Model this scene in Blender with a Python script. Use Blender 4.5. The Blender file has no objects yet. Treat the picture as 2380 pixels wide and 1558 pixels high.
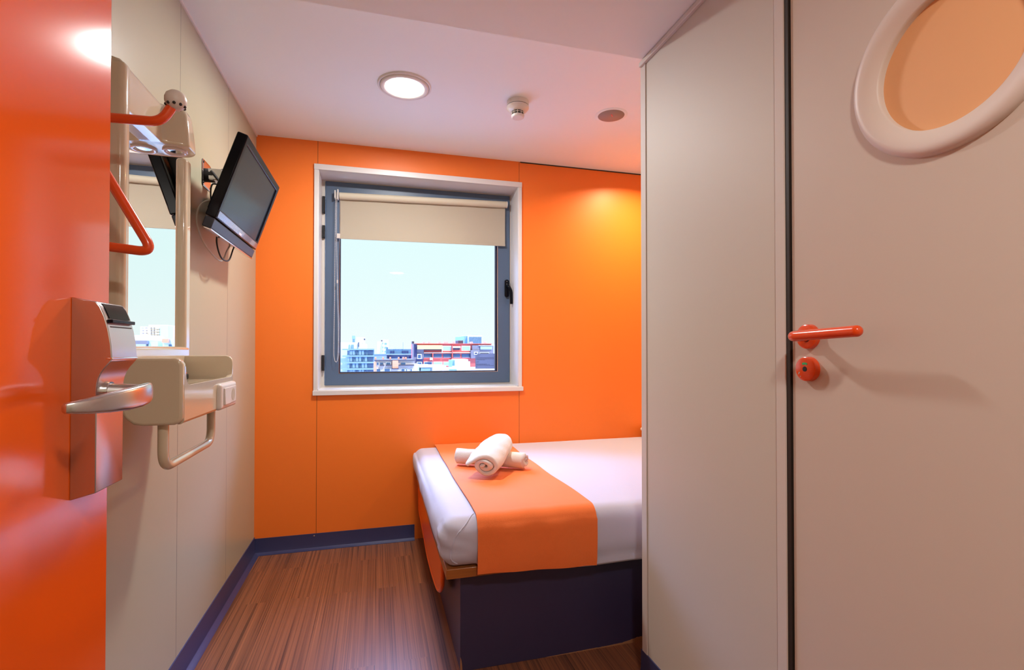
import bpy, bmesh, math, random
from mathutils import Vector, Matrix, noise
random.seed(5)
PI = math.pi
S = bpy.context.scene
COL = S.collection

# ------------------------------------------------------------------ measured room
XL, YB, XR, YP, XE = -0.642, 2.991, 0.882, 1.508, 2.26     # left wall, back wall, partition face, partition end, end wall
YF = -0.75                                                 # wall behind the entrance
H, HS = 2.30, 2.112                                        # ceiling, lower ceiling over the entry
F, YAW, PITCH, SHY, HC = 1153.53, 0.2661, 0.0116, 17.87, 1.124

# ------------------------------------------------------------------ materials
def nt(name):
    m = bpy.data.materials.new(name); m.use_nodes = True
    t = m.node_tree; b = t.nodes['Principled BSDF']
    return m, t, b
def mat(name, col, rough=.5, metal=0., spec=.5, bump=0., bscale=60., var=0., vscale=6., coat=0., sheen=0., stretch=(1,1,1)):
    m, t, b = nt(name)
    N, L = t.nodes, t.links
    b.inputs['Base Color'].default_value = (*col, 1)
    b.inputs['Roughness'].default_value = rough
    b.inputs['Metallic'].default_value = metal
    b.inputs['Specular IOR Level'].default_value = spec
    b.inputs['Coat Weight'].default_value = coat
    b.inputs['Coat Roughness'].default_value = .06
    b.inputs['Sheen Weight'].default_value = sheen
    if bump or var:
        tc = N.new('ShaderNodeTexCoord'); mp = N.new('ShaderNodeMapping'); mp.inputs['Scale'].default_value = stretch
        L.new(tc.outputs['Object'], mp.inputs[0])
    if bump:
        n = N.new('ShaderNodeTexNoise'); n.inputs['Scale'].default_value = bscale; n.inputs['Detail'].default_value = 4
        bp = N.new('ShaderNodeBump'); bp.inputs['Strength'].default_value = bump; bp.inputs['Distance'].default_value = .002
        L.new(mp.outputs[0], n.inputs[0]); L.new(n.outputs[0], bp.inputs['Height']); L.new(bp.outputs[0], b.inputs['Normal'])
    if var:
        n = N.new('ShaderNodeTexNoise'); n.inputs['Scale'].default_value = vscale; n.inputs['Detail'].default_value = 3
        r = N.new('ShaderNodeMix'); r.data_type = 'RGBA'
        r.inputs[6].default_value = (*[c*(1-var) for c in col], 1); r.inputs[7].default_value = (*[min(1, c*(1+var)) for c in col], 1)
        L.new(mp.outputs[0], n.inputs[0]); L.new(n.outputs[0], r.inputs[0]); L.new(r.outputs[2], b.inputs['Base Color'])
    return m
def seam_mat(name, col, axis, seams, rough=.4, w=.0018, dark=.25, hseams=(), hrange=None, coat=0.):
    """laminate wall panels: thin joint lines at fixed places along one axis"""
    m = mat(name, col, rough, bump=.04, bscale=180, coat=coat)
    t = m.node_tree; N, L = t.nodes, t.links; b = N['Principled BSDF']
    g = N.new('ShaderNodeNewGeometry'); sp = N.new('ShaderNodeSeparateXYZ'); L.new(g.outputs['Position'], sp.inputs[0])
    prev = None
    for s in seams:
        a = N.new('ShaderNodeMath'); a.operation = 'SUBTRACT'; L.new(sp.outputs[axis], a.inputs[0]); a.inputs[1].default_value = s
        c = N.new('ShaderNodeMath'); c.operation = 'ABSOLUTE'; L.new(a.outputs[0], c.inputs[0])
        d = N.new('ShaderNodeMath'); d.operation = 'LESS_THAN'; L.new(c.outputs[0], d.inputs[0]); d.inputs[1].default_value = w
        if prev is None: prev = d
        else:
            e = N.new('ShaderNodeMath'); e.operation = 'MAXIMUM'; L.new(prev.outputs[0], e.inputs[0]); L.new(d.outputs[0], e.inputs[1]); prev = e
    mx = N.new('ShaderNodeMix'); mx.data_type = 'RGBA'; L.new(prev.outputs[0], mx.inputs[0])
    mx.inputs[6].default_value = (*col, 1); mx.inputs[7].default_value = (*[c*dark for c in col], 1)
    L.new(mx.outputs[2], b.inputs['Base Color'])
    return m
def emis(name, col, s):
    m, t, b = nt(name)
    b.inputs['Base Color'].default_value = (.8, .8, .8, 1)
    b.inputs['Emission Color'].default_value = (*col, 1); b.inputs['Emission Strength'].default_value = s
    return m
def glass_mat(name, refl=.06, tint=(1, 1, 1)):
    m = bpy.data.materials.new(name); m.use_nodes = True; t = m.node_tree; t.nodes.clear(); N, L = t.nodes, t.links
    o = N.new('ShaderNodeOutputMaterial'); tr = N.new('ShaderNodeBsdfTransparent'); gl = N.new('ShaderNodeBsdfGlossy')
    tr.inputs[0].default_value = (*tint, 1); gl.inputs['Roughness'].default_value = 0.
    fr = N.new('ShaderNodeFresnel'); fr.inputs[0].default_value = 1.14
    mx = N.new('ShaderNodeMixShader'); L.new(fr.outputs[0], mx.inputs[0]); L.new(tr.outputs[0], mx.inputs[1]); L.new(gl.outputs[0], mx.inputs[2]); L.new(mx.outputs[0], o.inputs[0])
    return m
def floor_mat():
    m, t, b = nt('striped wood vinyl'); N, L = t.nodes, t.links
    g = N.new('ShaderNodeNewGeometry')
    sp = N.new('ShaderNodeSeparateXYZ'); L.new(g.outputs['Position'], sp.inputs[0])
    # narrow planks along the room
    br = N.new('ShaderNodeTexBrick'); br.inputs['Scale'].default_value = 1.; br.inputs['Brick Width'].default_value = .92
    br.inputs['Row Height'].default_value = .092; br.inputs['Mortar Size'].default_value = .0006; br.offset = .37
    br.inputs['Color1'].default_value = (0, 0, 0, 1); br.inputs['Color2'].default_value = (1, 1, 1, 1); br.inputs['Mortar'].default_value = (.5, .5, .5, 1)
    cmb = N.new('ShaderNodeCombineXYZ'); L.new(sp.outputs[1], cmb.inputs[0]); L.new(sp.outputs[0], cmb.inputs[1]); L.new(cmb.outputs[0], br.inputs[0])
    # offset the grain for every plank
    off = N.new('ShaderNodeVectorMath'); off.operation = 'MULTIPLY_ADD'; off.inputs[1].default_value = (3, 7, 0)
    L.new(br.outputs['Color'], off.inputs[0]); L.new(g.outputs['Position'], off.inputs[2])
    mp = N.new('ShaderNodeMapping'); mp.inputs['Scale'].default_value = (230, .7, 1); L.new(off.outputs[0], mp.inputs[0])
    n1 = N.new('ShaderNodeTexNoise'); n1.inputs['Scale'].default_value = 1; n1.inputs['Detail'].default_value = 3; n1.inputs['Roughness'].default_value = .6
    L.new(mp.outputs[0], n1.inputs[0])
    mp2 = N.new('ShaderNodeMapping'); mp2.inputs['Scale'].default_value = (45, .9, 1); L.new(off.outputs[0], mp2.inputs[0])
    n2 = N.new('ShaderNodeTexNoise'); n2.inputs['Scale'].default_value = 1; n2.inputs['Detail'].default_value = 2; L.new(mp2.outputs[0], n2.inputs[0])
    ad = N.new('ShaderNodeMath'); ad.operation = 'ADD'; L.new(n1.outputs[0], ad.inputs[0])
    h = N.new('ShaderNodeMath'); h.operation = 'MULTIPLY'; h.inputs[1].default_value = .45; L.new(n2.outputs[0], h.inputs[0]); L.new(h.outputs[0], ad.inputs[1])
    cr = N.new('ShaderNodeValToRGB'); e = cr.color_ramp.elements
    e[0].position = .52; e[0].color = (.060, .026, .016, 1); e[1].position = .95; e[1].color = (.34, .125, .055, 1)
    x = e.new(.68); x.color = (.19, .072, .036, 1)
    L.new(ad.outputs[0], cr.inputs[0]); L.new(cr.outputs[0], b.inputs['Base Color'])
    b.inputs['Roughness'].default_value = .34
    bp = N.new('ShaderNodeBump'); bp.inputs['Strength'].default_value = .12; bp.inputs['Distance'].default_value = .001
    L.new(n1.outputs[0], bp.inputs['Height']); L.new(bp.outputs[0], b.inputs['Normal'])
    return m

M = {}
M['orange_wall'] = seam_mat('orange laminate', (.93, .200, .020), 0, (-.325, .862), rough=.42, w=.0016, dark=.35)
M['cream_wall'] = seam_mat('cream laminate', (.435, .395, .275), 1, (1.9, 2.462), rough=.33, w=.0016, dark=.3)
M['grey_panel'] = seam_mat('beige laminate', (.575, .54, .465), 1, (1.498,), rough=.55, w=.0012, dark=.4)
M['end_wall'] = mat('alcove laminate', (.62, .55, .42), .4)
M['ceiling'] = mat('ceiling paint', (.83, .87, .85), .6, bump=.05, bscale=90)
M['floor'] = floor_mat()
M['navy'] = mat('navy vinyl skirting', (.036, .040, .115), .35)
M['navy_base'] = mat('navy painted board', (.038, .030, .082), .38, bump=.03, bscale=120)
M['orange_door'] = mat('orange gloss laminate', (.86, .115, .010), .11, bump=.008, spec=.8, bscale=120)
M['door'] = mat('beige door laminate', (.60, .525, .45), .5, spec=.35, bump=.03, bscale=150)
M['post'] = mat('pale trim', (.62, .58, .53), .6)
M['dark'] = mat('dark gap', (.02, .012, .008), .6)
M['peach'] = mat('peach frosted pane', (.80, .43, .20), .45)
M['ring'] = mat('moulded cream plastic ring', (.70, .625, .57), .42)
M['abs'] = mat('gloss cream plastic', (.60, .50, .36), .12, coat=.6)
M['orange_pl'] = mat('orange plastic', (.80, .075, .008), .22, coat=.3)
M['orange_bed'] = mat('orange moulded plastic', (1., .15, .010), .3, spec=.35)
M['steel'] = mat('satin steel', (.60, .585, .60), .27, 1.)
M['chrome'] = mat('chrome', (.75, .74, .73), .1, 1.)
M['black'] = mat('black gloss plastic', (.004, .004, .007), .25, spec=.12)
M['black_m'] = mat('matt black', (.012, .012, .014), .5)
M['screen'] = mat('screen', (.005, .008, .016), .20, spec=.20)
M['bar'] = mat('grey speaker bar', (.030, .037, .055), .4, spec=.3)
M['silver'] = mat('silver strip', (.8, .8, .82), .15, 1.)
M['film'] = mat('crinkled film', (.05, .045, .07), .08, spec=1., bump=.9, bscale=120, coat=1.)
M['badge'] = mat('white badge', (.75, .72, .75), .4)
M['white_pl'] = mat('white plastic', (.74, .70, .66), .3)
M['grey_pl'] = mat('warm white switch plastic', (.68, .62, .57), .25)
M['detector'] = mat('detector plastic', (.74, .68, .60), .35)
M['mesh_grey'] = mat('grey speaker mesh', (.33, .25, .21), .6, bump=.4, bscale=900)
M['slate'] = mat('slate window frame', (.080, .125, .20), .38)
M['reveal'] = mat('pale window lining', (.72, .70, .70), .3)
M['gasket'] = mat('dark gasket', (.008, .012, .045), .3)
M['blind'] = mat('beige blind fabric', (.46, .40, .31), .85, bump=.3, bscale=600)
M['blind_roll'] = mat('beige rolled fabric', (.62, .56, .43), .6)
M['sheet'] = mat('white cotton', (.53, .53, .66), .85, bump=.25, bscale=30, sheen=.2)
M['runner'] = mat('orange cotton', (.90, .185, .03), .8, bump=.35, bscale=500, sheen=.15, var=.06, vscale=9)
M['towel'] = mat('white terry', (.72, .69, .69), .95, bump=1., bscale=420, sheen=.4)
M['towel_band'] = mat('towel border weave', (.74, .69, .63), .9, bump=.3, bscale=300)
M['pillow'] = mat('cream pillowcase', (.80, .74, .62), .9, bump=.2, bscale=40)
M['wood_edge'] = mat('varnished orange wood', (.33, .105, .018), .28, var=.35, vscale=9, stretch=(1, 1, 12), coat=.4)
M['mdf'] = mat('bare chipboard', (.36, .17, .08), .8)
M['mirror'] = mat('mirror glass', (.93, .95, .94), .0, 1.)
M['cable_w'] = mat('white cable', (.50, .42, .34), .4)
M['glass'] = glass_mat('window glass')
M['label'] = mat('frosted sticker', (.22, .25, .35), .5)
m_ = M['label']; t_ = m_.node_tree; tl_ = t_.nodes.new('ShaderNodeBsdfTranslucent'); tl_.inputs[0].default_value = (.40, .40, .46, 1)
mx_ = t_.nodes.new('ShaderNodeMixShader'); mx_.inputs[0].default_value = .7
t_.links.new(t_.nodes['Principled BSDF'].outputs[0], mx_.inputs[1]); t_.links.new(tl_.outputs[0], mx_.inputs[2]); t_.links.new(mx_.outputs[0], t_.nodes['Material Output'].inputs[0])
M['ink'] = mat('dark print', (.03, .03, .05), .6)
M['lens'] = mat('lamp lens', (.70, .62, .60), .12, coat=.5)
M['lamp_on'] = emis('lit diffuser', (1, .97, .92), 12)
M['lamp_warm'] = emis('warm lit diffuser', (1, .62, .25), 9)
M['green'] = mat('green indicator', (.05, .62, .22), .4)
def ext(name, col, r=.8): return mat(name, col, r)
M['x_white'] = ext('white render', (.90, .92, .95)); M['x_blue'] = ext('blue grey cladding', (.14, .26, .40)); M['x_slab'] = ext('pale blue band', (.26, .42, .62))
M['x_red'] = ext('coral red render', (.80, .16, .15)); M['x_grey'] = ext('lilac grey render', (.26, .25, .34)); M['x_navy'] = ext('navy gable', (.045, .055, .17))
M['x_pane'] = mat('facade pane', (.06, .12, .24), .2); M['x_pale'] = mat('pale pane', (.42, .62, .72), .2)
M['x_yel'] = ext('cream awning cloth', (.85, .62, .32)); M['x_beige'] = ext('stone render', (.60, .54, .54)); M['x_orange'] = ext('salmon render', (.92, .42, .28))
M['x_cream'] = ext('cream tower render', (.90, .74, .52)); M['x_dark'] = ext('dark metal', (.09, .08, .12)); M['x_teal'] = ext('slate blue block', (.13, .25, .36))
M['x_ice'] = ext('ice blue render', (.62, .78, .92)); M['x_ground'] = ext('city ground', (.5, .52, .55)); M['x_sign'] = ext('roof sign letters', (.50, .60, .70))

# ------------------------------------------------------------------ geometry helpers
def obj(name, bm, m, parent=None, smooth=True, bevel=0., seg=3, angle=35, kind=None, label=None):
    me = bpy.data.meshes.new(name)
    bmesh.ops.recalc_face_normals(bm, faces=bm.faces[:])
    bm.to_mesh(me); bm.free()
    o = bpy.data.objects.new(name, me); COL.objects.link(o)
    for x in (m if isinstance(m, (list, tuple)) else [m]): me.materials.append(M[x])
    if bevel:
        b = o.modifiers.new('bevel', 'BEVEL'); b.width = bevel; b.segments = seg; b.limit_method = 'ANGLE'; b.angle_limit = math.radians(30)
        b.harden_normals = False
    if smooth:
        for p in me.polygons: p.use_smooth = True
        me.set_sharp_from_angle(angle=math.radians(angle)) if not bevel else me.set_sharp_from_angle(angle=math.radians(80))
    if parent: o.parent = parent
    if kind: o['kind'] = kind
    if label: o['label'] = label
    return o
def tag(o, label=None, cat=None, group=None, kind=None):
    if label: o['label'] = label
    if cat: o['category'] = cat
    if group: o['group'] = group
    if kind: o['kind'] = kind
    return o
def thing(name, label, cat, loc=(0, 0, 0), group=None, kind=None):
    o = bpy.data.objects.new(name, None); COL.objects.link(o); o.location = loc
    tag(o, label, cat, group, kind); o.empty_display_size = .05
    return o
def setp(o, root):     # parent keeping world place (all meshes are built in world space)
    o.parent = root; o.matrix_parent_inverse = Matrix.Translation(-root.location)
    return o
def part(root, name, bm, m, **k):
    o = obj(name, bm, m, **k); return setp(o, root)
def sub(par, name, bm, m, **k):
    o = obj(name, bm, m, **k); o.parent = par; return o
def B(): return bmesh.new()
def box(bm, x0, x1, y0, y1, z0, z1, mi=0):
    vs = [bm.verts.new((x, y, z)) for x in (x0, x1) for y in (y0, y1) for z in (z0, z1)]
    for f in ((0,1,3,2), (4,6,7,5), (0,4,5,1), (2,3,7,6), (0,2,6,4), (1,5,7,3)):
        bm.faces.new([vs[i] for i in f]).material_index = mi
    return bm
def bx(*a): return box(B(), *a)
def prism(bm, pts, axis, a, b):
    """pts: 2D outline in the other two axes (in axis order), extruded from a to b"""
    def P(p, t):
        return {'x': (t, p[0], p[1]), 'y': (p[0], t, p[1]), 'z': (p[0], p[1], t)}[axis]
    A = [bm.verts.new(P(p, a)) for p in pts]; C = [bm.verts.new(P(p, b)) for p in pts]; n = len(pts)
    bm.faces.new(A); bm.faces.new(C[::-1])
    for i in range(n): bm.faces.new((A[i], A[(i+1) % n], C[(i+1) % n], C[i]))
    return bm
def lathe(bm, prof, c, axis='z', n=48, sx=1., sy=1.):
    """prof: (radius, height) list; closed on the axis where radius is 0"""
    c = Vector(c); rings = []
    def P(r, h, a):
        u, v = r*math.cos(a)*sx, r*math.sin(a)*sy
        return c + {'z': Vector((u, v, h)), 'x': Vector((h, u, v)), 'y': Vector((u, h, v))}[axis]
    for r, h in prof:
        rings.append([bm.verts.new(P(0, h, 0))] if r < 1e-7 else [bm.verts.new(P(r, h, 2*PI*i/n)) for i in range(n)])
    for A, C in zip(rings, rings[1:]):
        for i in range(n):
            j = (i+1) % n
            if len(A) == 1 and len(C) == 1: break
            if len(A) == 1: bm.faces.new((A[0], C[i], C[j]))
            elif len(C) == 1: bm.faces.new((A[i], A[j], C[0]))
            else: bm.faces.new((A[i], A[j], C[j], C[i]))
    return bm
def fillet(pts, r, n=8):
    pts = [Vector(p) for p in pts]; out = [pts[0]]
    for i in range(1, len(pts)-1):
        a, b, c = pts[i-1], pts[i], pts[i+1]
        d1, d2 = (a-b), (c-b); rr = min(r, d1.length*.49, d2.length*.49)
        p, q = b+d1.normalized()*rr, b+d2.normalized()*rr
        for k in range(n+1):
            t = k/n; out.append(p*(1-t)**2+b*2*t*(1-t)+q*t*t)
    return out+[pts[-1]]
def tube(bm, pts, r, n=14, cap=True):
    pts = [Vector(p) for p in pts]; rings = []
    up = None
    for i, p in enumerate(pts):
        t = (pts[min(i+1, len(pts)-1)]-pts[max(i-1, 0)]).normalized()
        if up is None:
            up = Vector((0, 0, 1)) if abs(t.z) < .9 else Vector((1, 0, 0))
        u = (up-t*up.dot(t)).normalized(); w = t.cross(u); up = u
        R = r[i] if isinstance(r, (list, tuple)) else r
        rings.append([bm.verts.new(p+(u*math.cos(2*PI*k/n)+w*math.sin(2*PI*k/n))*R) for k in range(n)])
    for A, C in zip(rings, rings[1:]):
        for k in range(n): bm.faces.new((A[k], A[(k+1) % n], C[(k+1) % n], C[k]))
    if cap: bm.faces.new(rings[0][::-1]); bm.faces.new(rings[-1])
    return bm
def bezier(pts, n=40):
    pts = [Vector(p) for p in pts]; out = []
    P = [pts[0]*2-pts[1]]+pts+[pts[-1]*2-pts[-2]]
    for i in range(1, len(P)-2):
        for k in range(n):
            t = k/n
            out.append(.5*((2*P[i])+(P[i+1]-P[i-1])*t+(2*P[i-1]-5*P[i]+4*P[i+1]-P[i+2])*t*t+(3*P[i]-P[i-1]-3*P[i+1]+P[i+2])*t**3))
    return out+[pts[-1]]
def rbox(x0, x1, y0, y1, z0, z1, r, step, disp=None):
    """dense rounded box; disp(p, n) returns a displaced point"""
    bm = B(); lo, hi = Vector((x0, y0, z0)), Vector((x1, y1, z1))
    key = {}
    def V(p):
        k = tuple(round(c, 5) for c in p)
        if k not in key: key[k] = bm.verts.new(p)
        return key[k]
    N = [max(2, int(round((hi[i]-lo[i])/step))) for i in range(3)]
    def g(i, k): return lo[i]+(hi[i]-lo[i])*k/N[i]
    for ax in range(3):
        u, v = (ax+1) % 3, (ax+2) % 3
        for side in (0, 1):
            for a in range(N[u]):
                for b in range(N[v]):
                    q = []
                    for da, db in ((0, 0), (1, 0), (1, 1), (0, 1)):
                        p = [0, 0, 0]; p[ax] = hi[ax] if side else lo[ax]; p[u] = g(u, a+da); p[v] = g(v, b+db); q.append(V(Vector(p)))
                    bm.faces.new(q if side else q[::-1])
    rr = Vector(r) if isinstance(r, (tuple, list)) else Vector((r, r, r))
    for vtx in bm.verts:
        p = vtx.co.copy(); q = Vector([min(max(p[i], lo[i]+rr[i]), hi[i]-rr[i]) for i in range(3)])
        d = Vector([(p[i]-q[i])/rr[i] for i in range(3)])
        if d.length > 1e-9:
            nn = d.normalized(); p2 = q+Vector([nn[i]*rr[i] for i in range(3)])
        else: nn = Vector((0, 0, 1)); p2 = p
        if disp: p2 = disp(p2, nn)
        vtx.co = p2
    return bm
def frame_bm(x0, x1, z0, z1, wl, wr, wb, wt, y0, y1):
    """rectangular frame in the XZ plane as one closed ring"""
    bm = B(); o = [(x0, z0), (x1, z0), (x1, z1), (x0, z1)]; i = [(x0+wl, z0+wb), (x1-wr, z0+wb), (x1-wr, z1-wt), (x0+wl, z1-wt)]
    R = [[bm.verts.new((p[0], y, p[1])) for p in s] for y in (y0, y1) for s in (o, i)]
    for k in range(4):
        j = (k+1) % 4
        bm.faces.new((R[0][k], R[0][j], R[1][j], R[1][k])); bm.faces.new((R[2][k], R[3][k], R[3][j], R[2][j]))
        bm.faces.new((R[0][k], R[2][k], R[2][j], R[0][j])); bm.faces.new((R[1][k], R[1][j], R[3][j], R[3][k]))
    return bm

# ================================================================== ROOM SHELL
T = .12
def struct(name, bm, m, **k):
    k.setdefault('smooth', False); return obj(name, bm, m, kind='structure', **k)
struct('floor', bx(XL-T, XE+T, YF-T, YB+T, -.1, 0), 'floor')
struct('ceiling', bx(XL-T, XE+T, YP, YB+T, H, H+.1), 'ceiling')
struct('ceiling', bx(XL-T, XE+T, YF-T, YP-.001, HS, H+.1), 'ceiling')
struct('wall_left', bx(XL-T, XL, YF-T, YB+T, 0, H), 'cream_wall')
# back wall with the window opening
WX0, WX1, WZ0, WZ1 = -.322, .856, .885, 2.140
bm = B()
box(bm, XL, WX0, YB, YB+.30, 0, H); box(bm, WX1, XE, YB, YB+.30, 0, H)
box(bm, WX0, WX1, YB, YB+.30, 0, WZ0); box(bm, WX0, WX1, YB, YB+.30, WZ1, H)
struct('wall_back', bm, 'orange_wall')
struct('wall_right', bx(XE, XE+T, YP, YB+.3, 0, H), 'end_wall')
struct('wall_front', bx(XL, XR, YF-T, YF, 0, HS), 'cream_wall')
# partition (bathroom pod): panel, jamb, door opening
struct('wall_partition', bx(XR, XE+T, .935, YP+.02, 0, HS), 'grey_panel', bevel=.004)
struct('wall_partition', bx(XR, XE+T, YF-T, .05, 0, HS), 'grey_panel')
struct('wall_partition', bx(XR+.045, XE+T, .05, .935, 0, HS), 'dark')
struct('trim_1', bx(XR-.004, XR+.05, .906, .9345, 0, HS), 'post', bevel=.002, smooth=True)      # door jamb
struct('trim_7', bx(XR-.002, XR+.045, .8955, .906, 0, HS-.03), 'dark')
struct('trim_2', bx(XR-.004, XR+.05, .05, .08, 0, HS), 'post', bevel=.002, smooth=True)
struct('trim_3', bx(XR-.012, XR, .08, YP+.02, HS-.018, HS-.002), 'post', bevel=.002, smooth=True)    # ceiling bead on the partition
struct('trim_4', bx(XR-.003, XR+.02, 1.500, YP+.024, .0, HS-.0005), 'post', bevel=.0015, smooth=True)   # corner post
struct('trim_5', bx(XL, XL+.006, YP, YB, H-.010, H), 'white_pl')                     # ceiling bead left wall
struct('trim_6', bx(.868, XE, YB-.003, YB, H-.006, H), 'dark')                       # open joint over the right wall panel
# skirting with a coved foot
def cove(side):
    h = .093; pts = [(0, h), (.004, h), (.005, .030), (.009, .012), (.020, .004), (.030, .0015), (.030, 0), (0, 0)]
    return pts
bm = B(); prism(bm, [(XL+p[0], p[1]) for p in cove(0)], 'y', YF, YB)
struct('baseboard_left', bm, 'navy', smooth=True)
bm = B(); prism(bm, [(YB-p[0], p[1]*.92) for p in cove(0)], 'x', XL, .218)
struct('baseboard_back', bm, 'navy', smooth=True)
bm = B(); prism(bm, [(XR-p[0], p[1]) for p in cove(0)], 'y', .935, YP+.03)
struct('baseboard_partition', bm, 'navy', smooth=True)
o = obj('screw_head', lathe(B(), [(0, -.003), (.004, -.002), (.0045, 0)], (-.335, YB-.005, .075), 'y', 16), 'chrome'); o.parent = bpy.data.objects['baseboard_back']

# ------------------------------------------------------------------ window
YW = 3.158          # face of the sash
wn = thing('window_1', 'slate blue framed window set in a pale lining in the orange wall', 'window', (.27, YW, WZ0), kind='structure')
# lining of the reveal
bm = B()
box(bm, WX0-.002, WX0+.004, YB-.004, YB+.3, WZ0, WZ1); box(bm, WX1-.004, WX1+.002, YB-.004, YB+.3, WZ0, WZ1)
box(bm, WX0, WX1, YB-.004, YB+.3, WZ1-.004, WZ1+.002); box(bm, WX0, WX1, YB-.004, YB+.3, WZ0-.002, WZ0+.006)
part(wn, 'window_lining', bm, 'reveal', smooth=False)
# casing on the wall
part(wn, 'window_casing', bx(WX0-.022, WX1+.022, YB-.012, YB, WZ1-.004, WZ1+.028), 'reveal', bevel=.002)
part(wn, 'window_casing', bx(WX0-.021, WX0+.001, YB-.011, YB, WZ0-.002, WZ1-.004), 'reveal', bevel=.002)
part(wn, 'window_casing', bx(WX1-.001, WX1+.021, YB-.011, YB, WZ0-.002, WZ1-.004), 'reveal', bevel=.002)
part(wn, 'window_sill', bx(WX0-.024, WX1+.029, YB-.016, YB+.17, WZ0-.026, WZ0+.001), 'reveal', bevel=.002)
# pale outer frame strip, then the slate sash
part(wn, 'window_frame', frame_bm(WX0, WX1, WZ0, WZ1, .02, .012, .018, .012, YW+.004, YW+.12), 'post', smooth=False)
GX0, GX1, GZ0, GZ1 = -.218, .762, .974, 2.06
fx0, fx1, fz0, fz1 = -.298, .845, .902, 2.130
sash = part(wn, 'window_sash', frame_bm(fx0, fx1, fz0, fz1, GX0-fx0, fx1-GX1, GZ0-fz0, fz1-GZ1, YW-.004, YW+.045), 'slate', bevel=.004)
part(wn, 'glazing_gasket', frame_bm(GX0, GX1, GZ0, GZ1, .006, .012, .007, .006, YW+.012, YW+.035), 'gasket', smooth=False)
part(wn, 'glazing_bead', frame_bm(GX0-.001, GX1+.001, GZ0-.001, GZ1+.001, .0025, .004, .0025, .0025, YW-.006, YW+.011), 'chrome', smooth=False)
part(wn, 'window_pane', bx(GX0+.003, GX1-.003, YW+.020, YW+.026, GZ0+.003, GZ1-.003), 'glass', smooth=False)
for z0, z1 in ((1.933, 2.034), (1.783, 1.86), (.991, 1.084)):
    hb = part(wn, 'hinge', bx(-.316, -.300, YW-.016, YW+.004, z0, z1), 'black_m', bevel=.002)
    bm = B(); tube(bm, [(-.303, YW-.018, z0+.004), (-.303, YW-.018, z1-.004)], .005, 10); sub(hb, 'hinge_pin', bm, 'black_m')
hd = part(wn, 'window_handle', rbox(.808, .836, YW-.022, YW-.002, 1.462, 1.575, (.010, .004, .012), .004), 'black')
bm = B(); tube(bm, fillet([(.822, YW-.02, 1.535), (.822, YW-.055, 1.530), (.838, YW-.060, 1.500), (.842, YW-.055, 1.412)], .02), [.009]*2+[.010]*16+[.008]*2 if False else .0095, 12)
sub(hd, 'handle_grip', bm, 'black')
for z in (1.562, 1.545): sub(hd, 'screw', lathe(B(), [(0, -.001), (.002, -.0005), (.0022, 0)], (.820, YW-.0225, z), 'y', 10), 'chrome')
# frosted notice sticker on the pane
st = thing('window_sticker', 'small grey frosted notice sticker in the lower right corner of the window pane', 'sticker', (.665, YW+.018, .985))
sx0, sx1, sz0, sz1 = .619, .748, .992, 1.090
part(st, 'sticker_sheet', prism(B(), [(sx0, sz0), (sx1, sz0), (sx1, sz1), (sx0+.017, sz1), (sx0, sz1-.017)], 'y', YW+.0185, YW+.0196), 'label', smooth=False)
bm = frame_bm(sx0, sx1, sz0, sz1, .0012, .0012, .0012, .0012, YW+.0182, YW+.0186); 
part(st, 'sticker_border', bm, 'ink', smooth=False)
bm = B()
for k, (z, w) in enumerate(((1.083, .030), (1.074, .022), (1.0645, .118), (1.0595, .118), (1.0545, .118), (1.0495, .058), (1.040, .018), (1.032, .018), (1.0225, .070), (1.0175, .090), (1.0125, .118), (1.0065, .006))):
    x = sx0+.006; xe = x+w; 
    while x < xe:
        l = min(random.uniform(.003, .010), xe-x); box(bm, x, x+l, YW+.0180, YW+.0185, z-.0010, z+.0008); x += l+.0014
part(st, 'small_print', bm, 'ink', smooth=False)

# ------------------------------------------------------------------ roller blind
bl = thing('roller_blind', 'beige roller blind pulled a quarter down over the window', 'blind', (.30, 3.12, 2.04))
YR = 3.125
def rtube(x0, x1, z0, z1, r):
    bm = B(); tube(bm, [(x0, YR, z0), (x1, YR, z1)], r, 20); return bm
part(bl, 'roller_tube', rtube(-.218, .812, 2.037, 2.062, .0205), 'blind_roll')
part(bl, 'end_cap', rtube(.812, .818, 2.062, 2.062, .0215), 'white_pl')
bm = B(); n = 60; z0s = []
for s in (0, 1):
    row = []
    for i in range(n+1):
        t = i/n; x = -.214+1.022*t
        row.append([(x, YR+.012+.0006*s+.0012*math.sin(t*23), 2.030+.022*t), (x, YR+.014+.0006*s+.001*math.sin(t*17+1), 1.90), (x, YR+.010+.0006*s+.001*math.sin(t*9), 1.782+.010*t)])
    z0s.append([[bm.verts.new(p) for p in r] for r in row])
for s in (0, 1):
    for i in range(n):
        for k in range(2): bm.faces.new((z0s[s][i][k], z0s[s][i+1][k], z0s[s][i+1][k+1], z0s[s][i][k+1]))
part(bl, 'blind_fabric', bm, 'blind')
part(bl, 'bottom_bar', prism(B(), [(-.214, 1.782), (.808, 1.792), (.808, 1.806), (-.214, 1.796)], 'y', YR+.006, YR+.012), 'blind', bevel=.001)
part(bl, 'bar_clip', bx(-.232, -.214, YR+.002, YR+.014, 1.783, 1.812), 'grey_pl', bevel=.002)
bm = B(); box(bm, -.246, -.238, YR-.016, YR+.018, 2.018, 2.066); box(bm, -.230, -.222, YR-.018, YR+.012, 2.012, 2.072); box(bm, -.246, -.222, YR+.006, YR+.014, 2.018, 2.060)
part(bl, 'blind_bracket', bm, 'white_pl', bevel=.003)
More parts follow.
